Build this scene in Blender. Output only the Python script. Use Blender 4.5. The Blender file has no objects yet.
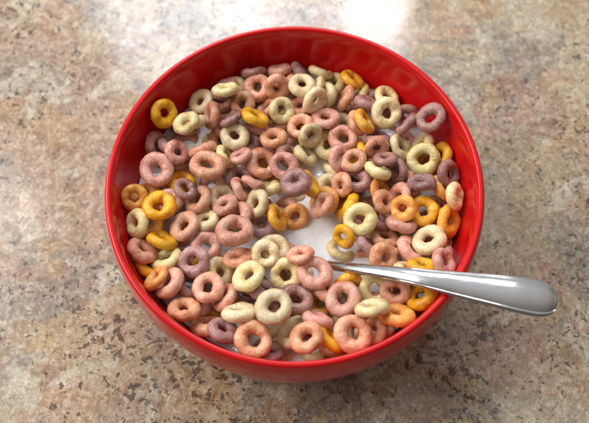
import bpy, bmesh, math, random
import numpy as np
from mathutils import Vector, Matrix, noise

random.seed(23); np.random.seed(7)
scene = bpy.context.scene
scene.view_settings.view_transform = 'Standard'
scene.view_settings.look = 'None'
scene.view_settings.exposure = 0
col = scene.collection

H = 0.065          # rim height
MILK = 0.0407      # milk level
ELEV = math.radians(65.5)
LENS = 55.0; D = 0.3565; V0 = 0.0119
c, s = math.cos(ELEV), math.sin(ELEV)
FWD = Vector((0, c, -s)); UP = Vector((0, s, c)); RIGHT = Vector((1, 0, 0))
CAM = Vector((0, 0, H)) - UP*V0 - FWD*D
FPX = 589*LENS/36.0

def at(px, py, z):
    """photo measurement -> point on the horizontal level z"""
    d = FWD*FPX + RIGHT*(px-294.5) + UP*(211.5-py)
    t = (z-CAM.z)/d.z
    return CAM + d*t

# ------------------------------------------------------------------ helpers
def lin(r, g, b):
    f = lambda v: (v/255/12.92) if v/255 <= .04045 else ((v/255+.055)/1.055)**2.4
    return (f(r), f(g), f(b), 1)

def new_mat(name):
    m = bpy.data.materials.new(name); m.use_nodes = True
    nt = m.node_tree
    return m, nt, nt.nodes, nt.links, nt.nodes['Principled BSDF']

def add(name, mesh, mat=None):
    o = bpy.data.objects.new(name, mesh); col.objects.link(o)
    if mat: mesh.materials.append(mat)
    return o

def smooth(me):
    me.polygons.foreach_set('use_smooth', [True]*len(me.polygons)); me.update()

def ramp(N, stops, interp='LINEAR'):
    r = N.new('ShaderNodeValToRGB'); cr = r.color_ramp; cr.interpolation = interp
    cr.elements[0].position, cr.elements[0].color = stops[0]
    cr.elements[1].position, cr.elements[1].color = stops[-1]
    for p, cc in stops[1:-1]:
        e = cr.elements.new(p); e.color = cc
    return r

def catmull(pts, n):
    out = []
    P = [Vector(p) for p in pts]
    P = [P[0]*2-P[1]] + P + [P[-1]*2-P[-2]]
    for i in range(1, len(P)-2):
        for k in range(n):
            t = k/n
            a, b, cc, d = P[i-1], P[i], P[i+1], P[i+2]
            out.append(0.5*((2*b)+(cc-a)*t+(2*a-5*b+4*cc-d)*t*t+(-a+3*b-3*cc+d)*t**3))
    out.append(P[-2].copy())
    return out

def revolve(prof, seg):
    verts, faces = [], []
    for (r, z) in prof:
        for i in range(seg):
            a = 2*math.pi*i/seg
            verts.append((r*math.cos(a), r*math.sin(a), z))
    for j in range(len(prof)-1):
        for i in range(seg):
            k = (i+1) % seg
            faces.append((j*seg+i, j*seg+k, (j+1)*seg+k, (j+1)*seg+i))
    return verts, faces

def fix_normals(me):
    bm = bmesh.new(); bm.from_mesh(me); bmesh.ops.recalc_face_normals(bm, faces=bm.faces)
    bm.to_mesh(me); bm.free(); smooth(me)

# ------------------------------------------------------------------ granite
def granite():
    m, nt, N, L, B = new_mat('polished_granite')
    tc = N.new('ShaderNodeTexCoord')
    wn = N.new('ShaderNodeTexNoise'); wn.inputs['Scale'].default_value = 150; wn.inputs['Detail'].default_value = 3
    L.new(tc.outputs['Object'], wn.inputs['Vector'])
    wm = N.new('ShaderNodeVectorMath'); wm.operation = 'MULTIPLY_ADD'
    wm.inputs[1].default_value = (.003, .003, .003); L.new(wn.outputs['Color'], wm.inputs[0])
    L.new(tc.outputs['Object'], wm.inputs[2])
    def nz(scale, detail=4, rough=.6, dist=0, off=(0, 0, 0)):
        mp = N.new('ShaderNodeMapping'); mp.inputs['Location'].default_value = off
        L.new(wm.outputs[0], mp.inputs['Vector'])
        n = N.new('ShaderNodeTexNoise'); n.inputs['Scale'].default_value = scale
        n.inputs['Detail'].default_value = detail; n.inputs['Roughness'].default_value = rough
        n.inputs['Distortion'].default_value = dist
        L.new(mp.outputs[0], n.inputs['Vector']); return n
    def vor(scale):
        v = N.new('ShaderNodeTexVoronoi'); v.inputs['Scale'].default_value = scale
        L.new(wm.outputs[0], v.inputs['Vector'])
        sp = N.new('ShaderNodeSeparateColor'); L.new(v.outputs['Color'], sp.inputs[0]); return sp
    def mth(op, a, b=None, cc=None):
        x = N.new('ShaderNodeMath'); x.operation = op
        for i, v in enumerate((a, b, cc)):
            if v is None: continue
            if isinstance(v, (int, float)): x.inputs[i].default_value = v
            else: L.new(v, x.inputs[i])
        return x.outputs[0]
    def mix(a, b, fac, bt='MIX'):
        x = N.new('ShaderNodeMixRGB'); x.blend_type = bt
        for sock, v in ((x.inputs[1], a), (x.inputs[2], b), (x.inputs[0], fac)):
            if isinstance(v, (tuple, float, int)): sock.default_value = v
            else: L.new(v, sock)
        return x.outputs[0]
    def mask(src, lo, hi, amt):
        r = ramp(N, [(lo, (0, 0, 0, 1)), (hi, (1, 1, 1, 1))]); L.new(src, r.inputs[0])
        return mth('MULTIPLY', r.outputs[0], amt)
    big = nz(10, 6, .6, .6)
    base = ramp(N, [(.30, lin(184, 172, 152)), (.41, lin(182, 162, 132)), (.47, lin(176, 146, 108)), (.52, lin(150, 120, 96)),
                    (.57, lin(176, 144, 122)), (.64, lin(126, 108, 94)), (.76, lin(174, 160, 140))])
    L.new(big.outputs[0], base.inputs[0])
    pk = nz(17, 6, .64, .5, (23, 4, 0))
    c1 = mix(base.outputs[0], lin(190, 144, 120), mask(pk.outputs[0], .525, .575, .66))
    gc = nz(18, 7, .68, .6, (3, 1, 0))
    c2 = mix(c1, lin(116, 110, 106), mask(gc.outputs[0], .525, .57, .66))
    gv = nz(24, 5, .62, .4, (31, 8, 0))
    c2 = mix(c2, lin(190, 148, 92), mask(gv.outputs[0], .57, .615, .5))
    cc = nz(42, 5, .62, .4, (7, 2, 0))
    c3 = mix(c2, lin(210, 200, 178), mask(cc.outputs[0], .565, .60, .58))
    rc = nz(40, 5, .64, .3, (11, 5, 0))
    c4 = mix(c3, lin(138, 88, 58), mask(rc.outputs[0], .59, .625, .66))
    v1 = vor(340)
    gr = ramp(N, [(0, lin(80, 72, 66)), (.12, lin(122, 110, 98)), (.34, lin(168, 152, 130)), (.62, lin(196, 184, 162)), (.80, lin(216, 208, 190)), (.9, lin(160, 122, 98)), (1, lin(112, 84, 66))], 'CONSTANT')
    L.new(v1.outputs[0], gr.inputs[0])
    c4 = mix(c4, gr.outputs[0], .24)
    v2 = vor(700)
    g2 = ramp(N, [(0, lin(66, 58, 52)), (.10, lin(130, 116, 100)), (.5, lin(176, 162, 140)), (.82, lin(214, 206, 188)), (1, lin(150, 110, 88))], 'CONSTANT')
    L.new(v2.outputs[1], g2.inputs[0])
    c4 = mix(c4, g2.outputs[0], .24)
    dc = nz(170, 4, .66, .2, (2, 9, 0)); cl = nz(12, 5, .62, .4, (5, 5, 5))
    ad = mth('MULTIPLY_ADD', cl.outputs[0], .9, dc.outputs[0])
    c5 = mix(c4, lin(78, 68, 62), mask(ad, 1.06, 1.10, .68))
    df = nz(360, 2, .6, .0, (6, 3, 0))
    ad2 = mth('MULTIPLY_ADD', cl.outputs[0], .6, df.outputs[0])
    c6 = mix(c5, lin(58, 46, 41), mask(ad2, .935, .955, .75))
    fg = nz(1000, 3, .7, 0, (1, 1, 4))
    fgr = ramp(N, [(.38, (.74, .72, .70, 1)), (.5, (1, 1, 1, 1)), (.64, (1.2, 1.2, 1.18, 1))]); L.new(fg.outputs[0], fgr.inputs[0])
    c7 = mix(c6, fgr.outputs[0], .75, 'MULTIPLY')
    L.new(c7, B.inputs['Base Color'])
    rr = N.new('ShaderNodeMapRange'); rr.inputs[1].default_value = .35; rr.inputs[2].default_value = .65
    rr.inputs[3].default_value = .09; rr.inputs[4].default_value = .17
    L.new(gc.outputs[0], rr.inputs[0]); L.new(rr.outputs[0], B.inputs['Roughness'])
    sr = N.new('ShaderNodeMapRange'); sr.inputs[1].default_value = .3; sr.inputs[2].default_value = .7
    sr.inputs[3].default_value = .34; sr.inputs[4].default_value = .62
    L.new(dc.outputs[0], sr.inputs[0]); L.new(sr.outputs[0], B.inputs['Specular IOR Level'])
    return m

me = bpy.data.meshes.new('countertop')
w, t = 1.2, .03
vs = [(-w, -w, -t), (w, -w, -t), (w, w, -t), (-w, w, -t), (-w, -w, -.002), (w, -w, -.002), (w, w, -.002), (-w, w, -.002),
      (-w+.002, -w+.002, 0), (w-.002, -w+.002, 0), (w-.002, w-.002, 0), (-w+.002, w-.002, 0)]
fs = [(3, 2, 1, 0), (8, 9, 10, 11)]
for a in range(4):
    b = (a+1) % 4
    fs += [(a, b, b+4, a+4), (a+4, b+4, b+8, a+8)]
me.from_pydata(vs, [], fs)
ct = add('countertop', me, granite()); ct['kind'] = 'structure'; ct['label'] = 'polished brown and grey speckled granite countertop'

# ------------------------------------------------------------------ bowl
m_red, nt, N, L, B = new_mat('red_glazed_ceramic')
tc = N.new('ShaderNodeTexCoord'); nn = N.new('ShaderNodeTexNoise'); nn.inputs['Scale'].default_value = 45
L.new(tc.outputs['Object'], nn.inputs['Vector'])
rp = ramp(N, [(.3, (.54, .005, .006, 1)), (.7, (.61, .007, .008, 1))]); L.new(nn.outputs[0], rp.inputs[0])
L.new(rp.outputs[0], B.inputs['Base Color'])
B.inputs['Roughness'].default_value = .16
B.inputs['IOR'].default_value = 1.42
bp = N.new('ShaderNodeBump'); bp.inputs['Strength'].default_value = .02; bp.inputs['Distance'].default_value = .001
L.new(nn.outputs[0], bp.inputs['Height']); L.new(bp.outputs[0], B.inputs['Normal'])

outer = [(0.0005, .003), (.030, .003), (.0335, .0005), (.036, 0), (.0375, .0015), (.038, .006), (.050, .0115), (.063, .021), (.0722, .033), (.0757, .046), (.0762, .057), (.0755, .0628)]
rim = [(.0748, .0646), (.0738, .065), (.0727, .0644)]
inner = [(.0718, .061), (.0708, .053), (.0675, .041), (.060, .027), (.047, .0145), (.030, .0085), (.012, .007), (.0004, .0068)]
prof = [(p[0], p[1]) for p in catmull([(a, b, 0) for a, b in outer+rim+inner], 6)]
vv, ff = revolve(prof, 160)
me = bpy.data.meshes.new('bowl'); me.from_pydata(vv, [], ff); me.validate(); fix_normals(me)
bowl = add('bowl', me, m_red)
bowl['label'] = 'round glossy red ceramic cereal bowl standing on granite'; bowl['category'] = 'bowl'

ip = [(p[0], p[1]) for p in catmull([(a, b, 0) for a, b in rim[-1:]+inner], 10)]
iz = np.array([p[1] for p in ip][::-1]); ir = np.array([p[0] for p in ip][::-1])
def Rin(z): return np.interp(z, iz, ir)

# ------------------------------------------------------------------ milk
m_milk, nt, N, L, B = new_mat('milk')
B.inputs['Base Color'].default_value = (.92, .94, .98, 1)
B.inputs['Roughness'].default_value = .10
B.inputs['Subsurface Weight'].default_value = .25
B.inputs['Subsurface Radius'].default_value = (1, .95, .95); B.inputs['Subsurface Scale'].default_value = .003
tc = N.new('ShaderNodeTexCoord'); nn = N.new('ShaderNodeTexNoise'); nn.inputs['Scale'].default_value = 110
L.new(tc.outputs['Object'], nn.inputs['Vector'])
bp = N.new('ShaderNodeBump'); bp.inputs['Strength'].default_value = .6; bp.inputs['Distance'].default_value = .002
L.new(nn.outputs[0], bp.inputs['Height']); L.new(bp.outputs[0], B.inputs['Normal'])
pr = [(float(Rin(z))-.0003, float(z)) for z in np.linspace(.0085, MILK, 14)]
pr = [(.0005, .0085)] + pr
R = pr[-1][0]
pr[-1] = (R, MILK+.0007)
pr += [(R-.0008, MILK+.0002), (R-.0025, MILK)] + [(R*k, MILK) for k in (.85, .7, .5, .3, .1, .005)]
vv, ff = revolve(pr, 96)
me = bpy.data.meshes.new('milk'); me.from_pydata(vv, [], ff); fix_normals(me)
milk = add('milk', me, m_milk); milk['label'] = 'white milk with cereal rings filling the red bowl'; milk['category'] = 'milk'

# ------------------------------------------------------------------ spoon
m_st, nt, N, L, B = new_mat('stainless_steel')
B.inputs['Base Color'].default_value = (.58, .56, .54, 1); B.inputs['Metallic'].default_value = 1
tc = N.new('ShaderNodeTexCoord'); mp = N.new('ShaderNodeMapping'); mp.inputs['Scale'].default_value = (.15, 1, 1); mp.inputs['Rotation'].default_value = (0, 0, .28)
nn = N.new('ShaderNodeTexNoise'); nn.inputs['Scale'].default_value = 700
nn.inputs['Detail'].default_value = 5
L.new(tc.outputs['Object'], mp.inputs['Vector']); L.new(mp.outputs[0], nn.inputs['Vector'])
mr = N.new('ShaderNodeMapRange'); mr.inputs[1].default_value = .3; mr.inputs[2].default_value = .7; mr.inputs[3].default_value = .08; mr.inputs[4].default_value = .20
L.new(nn.outputs[0], mr.inputs[0]); L.new(mr.outputs[0], B.inputs['Roughness'])
keys = [ # px, py, z, width(m), thickness, dish
    (222, 250, MILK-.013, .004, .0012, 0), (228, 251, MILK-.015, .018, .0012, .002), (245, 253, MILK-.017, .030, .0012, .005), (268, 256, MILK-.016, .033, .0012, .006),
    (290, 260, MILK-.011, .022, .0014, .004), (306, 262.5, MILK-.005, .008, .0022, .001), (318, 264, MILK-.0006, .0044, .0024, 0),
    (330, 265.5, MILK+.0045, .0038, .0024, 0), (350, 268, MILK+.0108, .0041, .0022, 0), (375, 271, MILK+.0170, .0050, .0020, 0), (400, 274.5, MILK+.0213, .0062, .0018, 0),
    (430, 279.5, MILK+.0246, .0080, .0016, 0), (460, 284.5, H+.0020, .0104, .0015, 0), (490, 289.5, H+.0037, .0126, .0015, 0),
    (515, 294, H+.0048, .0142, .0015, 0), (533, 297.3, H+.0050, .0147, .0014, 0), (544, 299.2, H+.0050, .0138, .0013, 0), (551, 300.4, H+.0049, .0114, .0013, 0), (555.5, 301.1, H+.0048, .0076, .0012, 0), (558, 301.5, H+.0048, .0015, .001, 0)]
P = [at(k[0], k[1], k[2]) for k in keys]
path = catmull(P, 7)
attr = catmull([(k[3], k[4], k[5]) for k in keys], 7)
M = 96
verts, faces = [], []
for i, p in enumerate(path):
    tdir = (path[min(i+1, len(path)-1)]-path[max(i-1, 0)]).normalized()
    side = tdir.cross(Vector((0, 0, 1))).normalized(); nrm = side.cross(tdir).normalized()
    wd, th, dish = max(attr[i][0], .0008)/2, max(attr[i][1], .0006)/2, max(attr[i][2], 0)
    for k in range(M):
        a = 2*math.pi*k/M
        x = math.copysign(abs(math.cos(a))**.6, math.cos(a)); y = math.copysign(abs(math.sin(a))**.5, math.sin(a))
        crown = .25*wd*(1-x*x) if dish == 0 else 0
        rec = 0
        if y > 0 and dish == 0 and wd > .0028:
            e = min(1, max(0, (.86-abs(x))/.06)); e = e*e*(3-2*e)
            rec = .00040*e*min(1, (wd-.0028)/.0022)
        verts.append(p + side*(wd*x) + nrm*(th*y + crown - rec - dish*(1-x*x)))
for i in range(len(path)-1):
    for k in range(M):
        q = (k+1) % M
        faces.append((i*M+k, i*M+q, (i+1)*M+q, (i+1)*M+k))
faces.append(tuple(range(M))); faces.append(tuple(range((len(path)-1)*M, len(path)*M)))
me = bpy.data.meshes.new('spoon'); me.from_pydata(verts, [], faces); fix_normals(me)
spoon = add('spoon', me, m_st)
spoon['label'] = 'stainless steel spoon dipped in milk, handle over the rim'; spoon['category'] = 'spoon'
SP = np.array([tuple(p) for p in path]); SPR = np.array([max(a[0], .0008)/2 for a in attr])

# ------------------------------------------------------------------ cereal
def cereal_mat(name, cmain, cdark, clight):
    m, nt, N, L, B = new_mat(name)
    tc = N.new('ShaderNodeTexCoord'); oi = N.new('ShaderNodeObjectInfo')
    off = N.new('ShaderNodeVectorMath'); off.operation = 'MULTIPLY_ADD'
    cx = N.new('ShaderNodeCombineXYZ')
    for i in range(3): L.new(oi.outputs['Random'], cx.inputs[i])
    off.inputs[1].default_value = (3, 5, 7)
    L.new(cx.outputs[0], off.inputs[0]); L.new(tc.outputs['Object'], off.inputs[2])
    def nz(sc, det, ro=.6):
        n = N.new('ShaderNodeTexNoise'); n.inputs['Scale'].default_value = sc; n.inputs['Detail'].default_value = det
        n.inputs['Roughness'].default_value = ro; L.new(off.outputs[0], n.inputs['Vector']); return n
    a = nz(200, 3); b = nz(2400, 3, .7); d = nz(1200, 4, .75)
    r = ramp(N, [(.25, cdark), (.45, cmain), (.73, clight)]); L.new(a.outputs[0], r.inputs[0])
    sp = ramp(N, [(.53, (0, 0, 0, 1)), (.64, (1, 1, 1, 1))]); L.new(b.outputs[0], sp.inputs[0])
    sm = N.new('ShaderNodeMath'); sm.operation = 'MULTIPLY'; sm.inputs[1].default_value = .5; L.new(sp.outputs[0], sm.inputs[0])
    mx = N.new('ShaderNodeMixRGB'); L.new(sm.outputs[0], mx.inputs[0]); L.new(r.outputs[0], mx.inputs[1]); mx.inputs[2].default_value = clight
    pt = ramp(N, [(.36, (1, 1, 1, 1)), (.46, (0, 0, 0, 1))]); L.new(d.outputs[0], pt.inputs[0])
    pm = N.new('ShaderNodeMath'); pm.operation = 'MULTIPLY'; pm.inputs[1].default_value = .5; L.new(pt.outputs[0], pm.inputs[0])
    mx2 = N.new('ShaderNodeMixRGB'); L.new(pm.outputs[0], mx2.inputs[0]); L.new(mx.outputs[0], mx2.inputs[1]); mx2.inputs[2].default_value = cdark
    hs = N.new('ShaderNodeHueSaturation')
    mr = N.new('ShaderNodeMapRange'); mr.inputs[3].default_value = .80; mr.inputs[4].default_value = 1.16; L.new(oi.outputs['Random'], mr.inputs[0])
    L.new(mr.outputs[0], hs.inputs['Value'])
    fr = N.new('ShaderNodeMath'); fr.operation = 'MULTIPLY'; fr.inputs[1].default_value = 17; L.new(oi.outputs['Random'], fr.inputs[0])
    fr2 = N.new('ShaderNodeMath'); fr2.operation = 'FRACT'; L.new(fr.outputs[0], fr2.inputs[0])
    mh = N.new('ShaderNodeMapRange'); mh.inputs[3].default_value = .487; mh.inputs[4].default_value = .509; L.new(fr2.outputs[0], mh.inputs[0])
    L.new(mh.outputs[0], hs.inputs['Hue'])
    ms = N.new('ShaderNodeMapRange'); ms.inputs[3].default_value = .92; ms.inputs[4].default_value = 1.14; L.new(fr2.outputs[0], ms.inputs[0])
    L.new(ms.outputs[0], hs.inputs['Saturation'])
    L.new(mx2.outputs[0], hs.inputs['Color']); L.new(hs.outputs[0], B.inputs['Base Color'])
    rr = N.new('ShaderNodeMapRange'); rr.inputs[1].default_value = .3; rr.inputs[2].default_value = .7
    rr.inputs[3].default_value = .20; rr.inputs[4].default_value = .50; L.new(a.outputs[0], rr.inputs[0]); L.new(rr.outputs[0], B.inputs['Roughness'])
    b1 = N.new('ShaderNodeBump'); b1.inputs['Strength'].default_value = .65; b1.inputs['Distance'].default_value = .0005
    L.new(d.outputs[0], b1.inputs['Height'])
    b2 = N.new('ShaderNodeBump'); b2.inputs['Strength'].default_value = .45; b2.inputs['Distance'].default_value = .00022
    L.new(b.outputs[0], b2.inputs['Height']); L.new(b1.outputs[0], b2.inputs['Normal']); L.new(b2.outputs[0], B.inputs['Normal'])
    B.inputs['Coat Weight'].default_value = .4; B.inputs['Coat Roughness'].default_value = .16
    return m
MATS = {
 'P': cereal_mat('pink_cereal', lin(220, 152, 122), lin(176, 98, 72), lin(240, 194, 166)),
 'Y': cereal_mat('cream_cereal', lin(238, 214, 156), lin(208, 166, 100), lin(250, 234, 192)),
 'O': cereal_mat('orange_cereal', lin(240, 166, 50), lin(210, 118, 22), lin(250, 198, 90)),
 'V': cereal_mat('purple_cereal', lin(164, 114, 106), lin(108, 68, 62), lin(192, 150, 140))}
CN = {'P': 'pink', 'Y': 'cream yellow', 'O': 'orange', 'V': 'purple brown'}

A0, B0 = .00432, .00224
SHAPES = []
for k in range(14):
    a, b = A0*random.uniform(.93, 1.05), B0*random.uniform(.92, 1.09)
    if k in (4, 9): a, b = A0*.84, B0*1.28
    ex = random.uniform(.0, .08); ea = random.uniform(0, 6.28)
    U, V = 80, 32
    vs, fs = [], []
    for i in range(U):
        u = 2*math.pi*i/U
        thick = b*(1+.18*noise.noise(Vector((math.cos(u)*1.4, math.sin(u)*1.4, k*9.1))) + .07*math.sin(u+ea))
        ar = a*(1+ex*math.cos(2*(u-ea)))
        wob = .0006*noise.noise(Vector((math.cos(u), math.sin(u), k*3.3+50)))
        for j in range(V):
            v = 2*math.pi*j/V
            cv, sv = math.cos(v), math.sin(v)
            p = Vector(((ar+thick*cv)*math.cos(u), (ar+thick*cv)*math.sin(u), thick*.97*sv+wob))
            nn_ = Vector((cv*math.cos(u), cv*math.sin(u), sv))
            dsp = .00019*noise.noise(p*380+Vector((k*11, 0, 0))) + .00015*noise.noise(p*1200+Vector((0, k*7, 0)))
            vs.append(p+nn_*dsp)
    for i in range(U):
        for j in range(V):
            i2, j2 = (i+1) % U, (j+1) % V
            fs.append((i*V+j, i2*V+j, i2*V+j2, i*V+j2))
    me = bpy.data.meshes.new('cereal_ring'); me.from_pydata(vs, [], fs); smooth(me)
    me.materials.append(MATS['P'])
    SHAPES.append((me, a, b))

# photo survey: px, py, colour, layer, tilt, azimuth, size, (shape)
T = [
(206,100,'Y',1,20,200,1),(228,90,'V',0,40,120,1),(255,91,'P',2,10,270,1.05),(282,80,'P',1,45,120,1),(302,73,'V',2,60,30,1),
(316,89,'Y',2,62,160,1),(330,92,'Y',1,62,170,1),(344,97,'P',2,60,165,1),(358,97,'Y',1,62,185,1),(279,109,'Y',2,8,90,1),
(252,117,'O',1,40,60,1),(180,121,'P',1,45,130,.95),(192,127,'Y',1,50,120,.95),(192,140,'Y',1,45,120,1),(222,120,'P',2,10,0,1),
(234,137,'Y',2,12,300,1),(279,136,'P',2,8,90,1),(303,124,'P',2,10,200,1),(346,139,'P',2,12,320,1.05),(328,143,'Y',1,20,0,1),
(326,118,'P',1,25,100,1),(383,115,'Y',2,14,270,1.15),(402,124,'V',2,60,150,1),(376,141,'V',2,50,95,1),(368,104,'V',1,50,60,1),
(425,121,'V',2,35,200,1),(441,154,'O',2,38,170,1.05),(421,162,'Y',2,30,250,1.12),(399,151,'Y',1,58,30,1),(414,142,'Y',1,48,150,1),
(380,158,'P',1,45,80,1),(357,153,'O',1,60,170,1),(376,169,'Y',2,50,90,1.05),(157,171,'P',2,12,300,1.15),(174,163,'V',1,45,40,1),
(200,150,'P',1,50,110,1.1),(210,166,'P',2,14,80,1.15),(263,160,'P',2,16,320,1.15),(290,158,'V',1,60,10,1),(240,178,'V',1,12,200,1.1),
(222,199,'Y',2,8,0,1.12),(194,194,'P',2,35,190,1.1),(295,182,'V',2,25,80,1.05,4),(267,187,'Y',1,50,110,1),(304,150,'Y',1,45,80,.95),
(156,209,'O',2,20,60,1.1),(145,195,'O',1,30,120,1),(150,224,'O',1,20,280,1.05),(137,221,'Y',1,62,190,1),(182,230,'P',2,30,180,1.08),
(180,184,'O',0,30,30,1),(258,208,'Y',1,45,200,1),(295,213,'O',1,12,300,1.0),(277,218,'O',1,60,0,.95),(313,187,'O',1,60,30,1.05),
(326,198,'O',0,40,150,1),(344,203,'O',1,60,150,1.05),(355,179,'V',1,30,150,1.05),(379,190,'O',1,60,15,1.1),(400,198,'P',1,58,160,1.1),
(421,207,'O',2,14,250,1.12),(442,190,'O',1,55,20,1.1),(421,184,'V',1,40,100,1),(359,221,'Y',2,18,250,1.12),(334,171,'Y',0,35,90,1),
(325,219,'P',0,50,120,1),(380,222,'V',1,58,10,1),(402,224,'P',1,52,60,1.05),(431,235,'Y',2,45,130,1.15),(448,220,'O',1,55,10,1.05),
(411,247,'P',1,45,60,1.1),(384,240,'P',0,40,90,1),(350,243,'Y',1,45,70,1.05),(371,248,'V',1,60,20,1),
(235,233,'P',2,28,80,1.15),(207,225,'Y',1,40,110,1),(214,251,'P',1,25,300,1),(185,262,'V',2,20,200,1.08),(163,261,'Y',1,40,140,1.05),
(141,252,'P',1,58,30,1.05),(157,238,'O',1,50,80,1.05),(233,261,'P',1,45,130,1.1),(244,271,'Y',2,35,120,1.1),(272,246,'Y',2,25,70,1.08),
(280,275,'Y',2,10,270,1.12),(310,270,'P',2,30,170,1.12),(343,299,'P',2,14,200,1.2),(374,294,'Y',1,20,280,1.1),(296,299,'V',2,22,80,1.12),
(207,287,'P',2,10,90,1.12),(171,285,'P',2,30,140,1.08),(186,304,'P',2,50,80,1.15),(227,292,'P',1,50,150,1.1),(205,267,'O',0,30,90,1),
(264,292,'V',1,50,50,1.1),(275,316,'Y',2,22,60,1.15),(251,336,'P',2,12,300,1.2),(234,312,'Y',2,50,90,1.1),(201,324,'P',1,52,60,1.15),
(222,334,'V',1,40,80,1.1),(293,331,'Y',1,50,140,1.1),(311,338,'P',2,45,100,1.1),(297,354,'P',2,50,90,1.1),(330,341,'O',1,60,10,1.1),
(352,336,'P',2,18,290,1.2),(374,329,'P',1,45,170,1.1),(399,323,'O',2,52,120,1.15),(373,313,'Y',2,50,85,1.1),(318,320,'P',1,50,70,1.1),
(385,259,'P',1,50,10,1.05),(406,271,'Y',1,45,90,1),(432,260,'V',1,50,150,1.1),(424,271,'O',1,45,100,1.05),(402,299,'P',1,35,200,1.05),
(418,294,'O',1,45,160,1.05),(326,291,'P',1,55,30,1.05),(252,284,'P',0,30,90,1),(438,207,'P',0,45,60,1),
(240,214,'P',1,45,130,1),(206,212,'Y',0,35,80,1),(170,199,'P',0,35,80,1),(243,107,'P',0,30,200,1),(216,143,'P',0,30,20,1),
(226,160,'Y',1,50,20,1),(252,143,'V',0,30,70,1),(403,180,'P',0,45,200,1),(398,255,'P',0,30,40,1),(262,228,'V',0,30,60,1),
(443,262,'P',1,50,30,1),(220,272,'Y',0,35,0,1),(192,281,'V',0,35,0,1),(355,312,'V',0,30,100,1),(322,305,'O',0,30,60,1),(228,107,'Y',0,45,100,1),
(385,343,'P',0,40,80,1.05),(268,352,'V',0,40,90,1.05),(337,355,'P',0,45,80,1.05),(148,268,'O',0,40,50,1),
]
CIRC = np.array([[math.cos(2*math.pi*i/16), math.sin(2*math.pi*i/16), 0] for i in range(16)])
E = np.zeros((0, 3)); ER = np.zeros(0); CEN = []

def nrm_from(t, az):
    t, az = math.radians(t), math.radians(az)
    return Vector((math.sin(t)*math.cos(az), math.sin(t)*math.sin(az), math.cos(t)))
def ringpts(n, a):
    q = Vector((0, 0, 1)).rotation_difference(n)
    Mx = np.array(q.to_matrix())
    return (CIRC*a) @ Mx.T

TOL = .86
def settle(x, y, n, a, b, zmin, Q0, QR0):
    pts = ringpts(n, a)
    z = zmin
    for it in range(4):
        Q, QR = Q0, QR0
        z = zmin
        if len(Q):
            dx = pts[:, None, 0]+x-Q[None, :, 0]; dy = pts[:, None, 1]+y-Q[None, :, 1]
            rr = (b+QR[None, :])*TOL
            d2 = rr*rr-dx*dx-dy*dy
            mk = d2 > 0
            if mk.any():
                zz = Q[None, :, 2]+np.sqrt(np.where(mk, d2, 0))-pts[:, None, 2]
                z = max(z, zz[mk].max())
        X = pts[:, 0]+x; Y = pts[:, 1]+y
        rad = np.hypot(X, Y); exs = rad+b*1.02-Rin(pts[:, 2]+z)
        k = exs.argmax()
        if exs[k] > 1e-5:
            f = exs[k]/max(rad[k], 1e-6)
            x -= X[k]*f; y -= Y[k]*f
        else: break
    pz = pts+np.array([x, y, z])
    pen = 0
    if x > -.03 and -.045 < y < .02:
        dd = np.sqrt(((pz[:, None]-SP[None])**2).sum(2)) - b - np.minimum(SPR, .0035)[None]*.9
        pen = max(0, -dd.min())
    return x, y, z, pen

KEEP = [(at(306, 237, MILK), .0072), (at(320, 250, MILK), .0055), (at(322, 160, MILK), .0042), (at(312, 222, MILK), .0045), (at(319, 175, MILK), .0022)]
NECK = [(at(px, py, MILK+.004), .003) for px, py in ((322, 264), (332, 265), (342, 266), (352, 267))]
WALLRING = at(163, 113, .052)
def blocked(pts, b):
    for q, r in KEEP+NECK:
        if (np.hypot(pts[:, 0]-q.x, pts[:, 1]-q.y) < r+b*.8).any(): return True
    return False

def put(px, py, colr, tilt, az, size, shape, zmin, ntry=60, jit=.0011, xy=None, zlim=.022):
    global E, ER
    me, a, b = SHAPES[shape]; a *= size; b *= size
    best = None; zg = MILK+.006 if xy is None else zmin
    for rnd in range(3 if xy is None else 1):
        best = None
        if xy is None: q = at(px, py, zg); bx, by = q.x, q.y
        else: bx, by = xy
        if len(E):
            near = np.hypot(E[:, 0]-bx, E[:, 1]-by) < a+b+.003+.006
            Q0, QR0 = E[near], ER[near]
        else: Q0, QR0 = E, ER
        for k in range(ntry):
            jx, jy = (0, 0) if k == 0 else (random.gauss(0, jit), random.gauss(0, jit))
            dt, da = (0, 0) if k == 0 else (random.gauss(0, 8), random.gauss(0, 15))
            n = nrm_from(tilt+dt, az+da)
            x, y, z, pen = settle(bx+jx, by+jy, n, a, b, zmin, Q0, QR0)
            if xy is not None and blocked(ringpts(n, a)+np.array([x, y, z]), b): pen += .02
            off = math.hypot(x-bx, y-by)
            cost = (z-zmin)*1000*1.0+off*1000*.6+abs(dt)*.03+pen*6000
            if best is None or cost < best[0]: best = (cost, x, y, z, n, pen)
        zg = best[3]
    cost, x, y, z, n, pen = best
    if pen > .0013: return False
    if z > MILK+zlim: return False
    if xy is not None:
        if math.hypot(x, y) > .054 and y > .01 and z > MILK+.0075: return False
        if math.hypot(x-WALLRING.x, y-WALLRING.y) < .0125 and z > MILK+.003: return False
    pts = ringpts(n, a)+np.array([x, y, z])
    E = np.vstack([E, pts]); ER = np.concatenate([ER, np.full(len(pts), b)])
    CEN.append((x, y, z, a-b, n.z))
    make(me, colr, (x, y, z), n, size)
    return True

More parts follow.
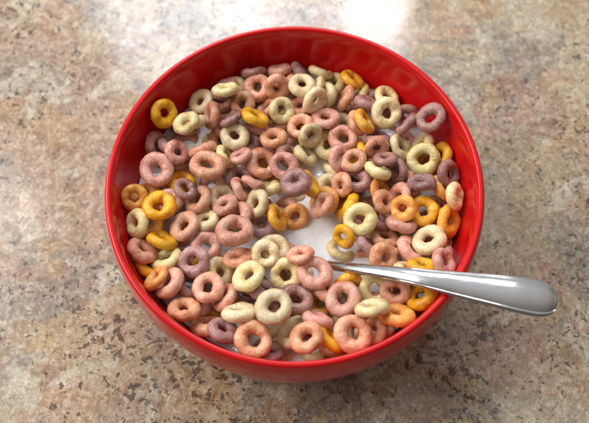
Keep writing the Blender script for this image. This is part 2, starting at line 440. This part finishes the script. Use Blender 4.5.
COUNT = {'n': 0}
def make(me, colr, loc, n, size):
    o = bpy.data.objects.new('cereal_ring', me); col.objects.link(o)
    o.material_slots[0].link = 'OBJECT'; o.material_slots[0].material = MATS[colr]
    q = Vector((0, 0, 1)).rotation_difference(n)
    R_ = q.to_matrix().to_4x4() @ Matrix.Rotation(random.uniform(0, 6.28), 4, 'Z')
    o.matrix_world = Matrix.Translation(loc) @ R_ @ Matrix.Scale(size, 4)
    lean = n.z < .8
    o['label'] = f"{CN[colr]} puffed cereal ring " + ('tilted on its side in milk' if lean else 'lying flat in the milk')
    o['category'] = 'cereal ring'; o['group'] = 'cereal rings in the bowl of milk'
    COUNT['n'] += 1
    return o

SHP = [0, 1, 2, 3, 5, 6, 7, 8, 10, 11, 12, 13]
sp_, row = .0119, 0
y = -.0635
while y < .065:
    x = -.064+(row % 2)*sp_/2
    while x < .065:
        jx, jy = x+random.uniform(-.0018, .0018), y+random.uniform(-.0018, .0018)
        if math.hypot(jx, jy) < .066:
            put(0, 0, random.choice('PPPPYYYOV'), random.uniform(5, 45), random.uniform(0, 360), random.uniform(.90, 1.0), random.choice(SHP), MILK-.0012, 22, .0012, xy=(jx, jy), zlim=.006)
        x += sp_
    y += sp_*.866; row += 1
nf = COUNT['n']
T.sort(key=lambda t: t[3])
TOL = .83
for t in T:
    sh = t[7] if len(t) > 7 else random.choice(SHP)
    put(t[0], t[1], t[2], t[4], t[5], t[6]*.94, sh, MILK-.0005)
# gap filling: spots with no ring close by above the milk, widest gap first
TOL = .77
g = 0
gx = np.arange(-.067, .0671, .0017)
G = np.array([(x, y) for x in gx for y in gx if math.hypot(x, y) < .0668])
dm = np.full(len(G), 1.0); dead = np.zeros(len(G), bool)
def cover(i0):
    pts = E[i0*16:(i0+1)*16]; pts = pts[pts[:, 2] > MILK+.0014]
    if len(pts): np.minimum(dm, np.sqrt(((G[:, None]-pts[None, :, :2])**2).sum(2)).min(1), out=dm)
    cx_, cy_, cz_, hr, nzv = CEN[i0]
    if cz_ > MILK+.001 and nzv > .75: dead[np.hypot(G[:, 0]-cx_, G[:, 1]-cy_) < hr+.001] = True
for i0 in range(len(CEN)): cover(i0)
for q, r in KEEP+NECK: dead[np.hypot(G[:, 0]-q.x, G[:, 1]-q.y) < r+.002] = True
for step in range(600):
    if COUNT['n'] >= 298: break
    dd_ = np.where(dead, 0, dm); k = dd_.argmax()
    if dd_[k] < .0021: break
    x, y = G[k]
    cc_ = random.choice('PPPYYOPV')
    for att in range(3):
        if put(0, 0, cc_, random.uniform(15, 62), random.uniform(0, 360), random.uniform(.84, .94), random.choice(SHP), MILK-.0010, 26, .0018, xy=(x, y), zlim=.0135 if y < -.02 else .0120):
            g += 1; cover(len(CEN)-1); break
    dead[np.hypot(G[:, 0]-x, G[:, 1]-y) < .0018] = True
# the ring stuck high on the bowl wall
me_, a_, b_ = SHAPES[2]
q = at(160, 111, H-.010); n_ = nrm_from(52, -38)
pts = ringpts(n_, a_*1.0); x, y, z = q.x, q.y, q.z
for it in range(20):
    X = pts[:, 0]+x; Y = pts[:, 1]+y; rad = np.hypot(X, Y); e = rad+b_*1.0-Rin(pts[:, 2]+z); k = e.argmax()
    x -= X[k]/rad[k]*e[k]; y -= Y[k]/rad[k]*e[k]
make(me_, 'O', (x, y, z), n_, 1.0)['label'] = 'orange cereal ring stuck high on the red bowl wall'
print('RINGS fill', nf, 'gap', g, 'total', COUNT['n'])

# ------------------------------------------------------------------ light
wd = bpy.data.worlds.new('World'); scene.world = wd; wd.use_nodes = True
N, L = wd.node_tree.nodes, wd.node_tree.links
bg = N['Background']
tc = N.new('ShaderNodeTexCoord'); dt = N.new('ShaderNodeVectorMath'); dt.operation = 'DOT_PRODUCT'
L.new(tc.outputs['Generated'], dt.inputs[0]); dt.inputs[1].default_value = (-.22, .66, .72)
r = ramp(N, [(.0, (.08, .065, .055, 1)), (.58, (.18, .155, .14, 1)), (.74, (.34, .32, .30, 1)), (.90, (.60, .61, .62, 1)), (1, (.80, .86, .94, 1))])
mr = N.new('ShaderNodeMapRange'); mr.inputs[1].default_value = -1; mr.inputs[2].default_value = 1
L.new(dt.outputs['Value'], mr.inputs[0]); L.new(mr.outputs[0], r.inputs[0]); L.new(r.outputs[0], bg.inputs['Color'])
bg.inputs['Strength'].default_value = .95

def area(name, loc, target, sx_, sy_, power, color, shape='ELLIPSE'):
    ld = bpy.data.lights.new(name, 'AREA'); ld.shape = shape; ld.size = sx_; ld.size_y = sy_; ld.energy = power; ld.color = color
    o = bpy.data.objects.new(name, ld); col.objects.link(o); o.location = loc
    o.rotation_euler = (Vector(target)-Vector(loc)).to_track_quat('-Z', 'Y').to_euler(); return o
area('window_light', (-.21, .93, .98), (-.18, .1, 0), .34, .42, 4.6, (.82, .91, 1))
area('window_light', (.0, .95, .95), (.0, .1, 0), .30, .30, 2.2, (.86, .93, 1))
area('window_light', (.155, .93, .97), (.13, .1, 0), .12, .36, 2.3, (.92, .96, 1))
area('fill_light', (-1.0, .30, 1.0), (0, 0, 0), 1.0, 1.0, 21, (1, .97, .93), 'SQUARE')  # added soft fill from the left, no actual lamp of the room

# ------------------------------------------------------------------ camera
cd = bpy.data.cameras.new('camera'); cam = bpy.data.objects.new('camera', cd); col.objects.link(cam)
cd.lens = LENS; cd.sensor_width = 36; cd.clip_start = .01; cd.clip_end = 20
cam.location = CAM; cam.rotation_euler = (math.pi/2-ELEV, 0, 0)
cd.dof.use_dof = True; cd.dof.focus_distance = (at(290, 250, MILK+.003)-CAM).dot(FWD); cd.dof.aperture_fstop = 10
scene.camera = cam
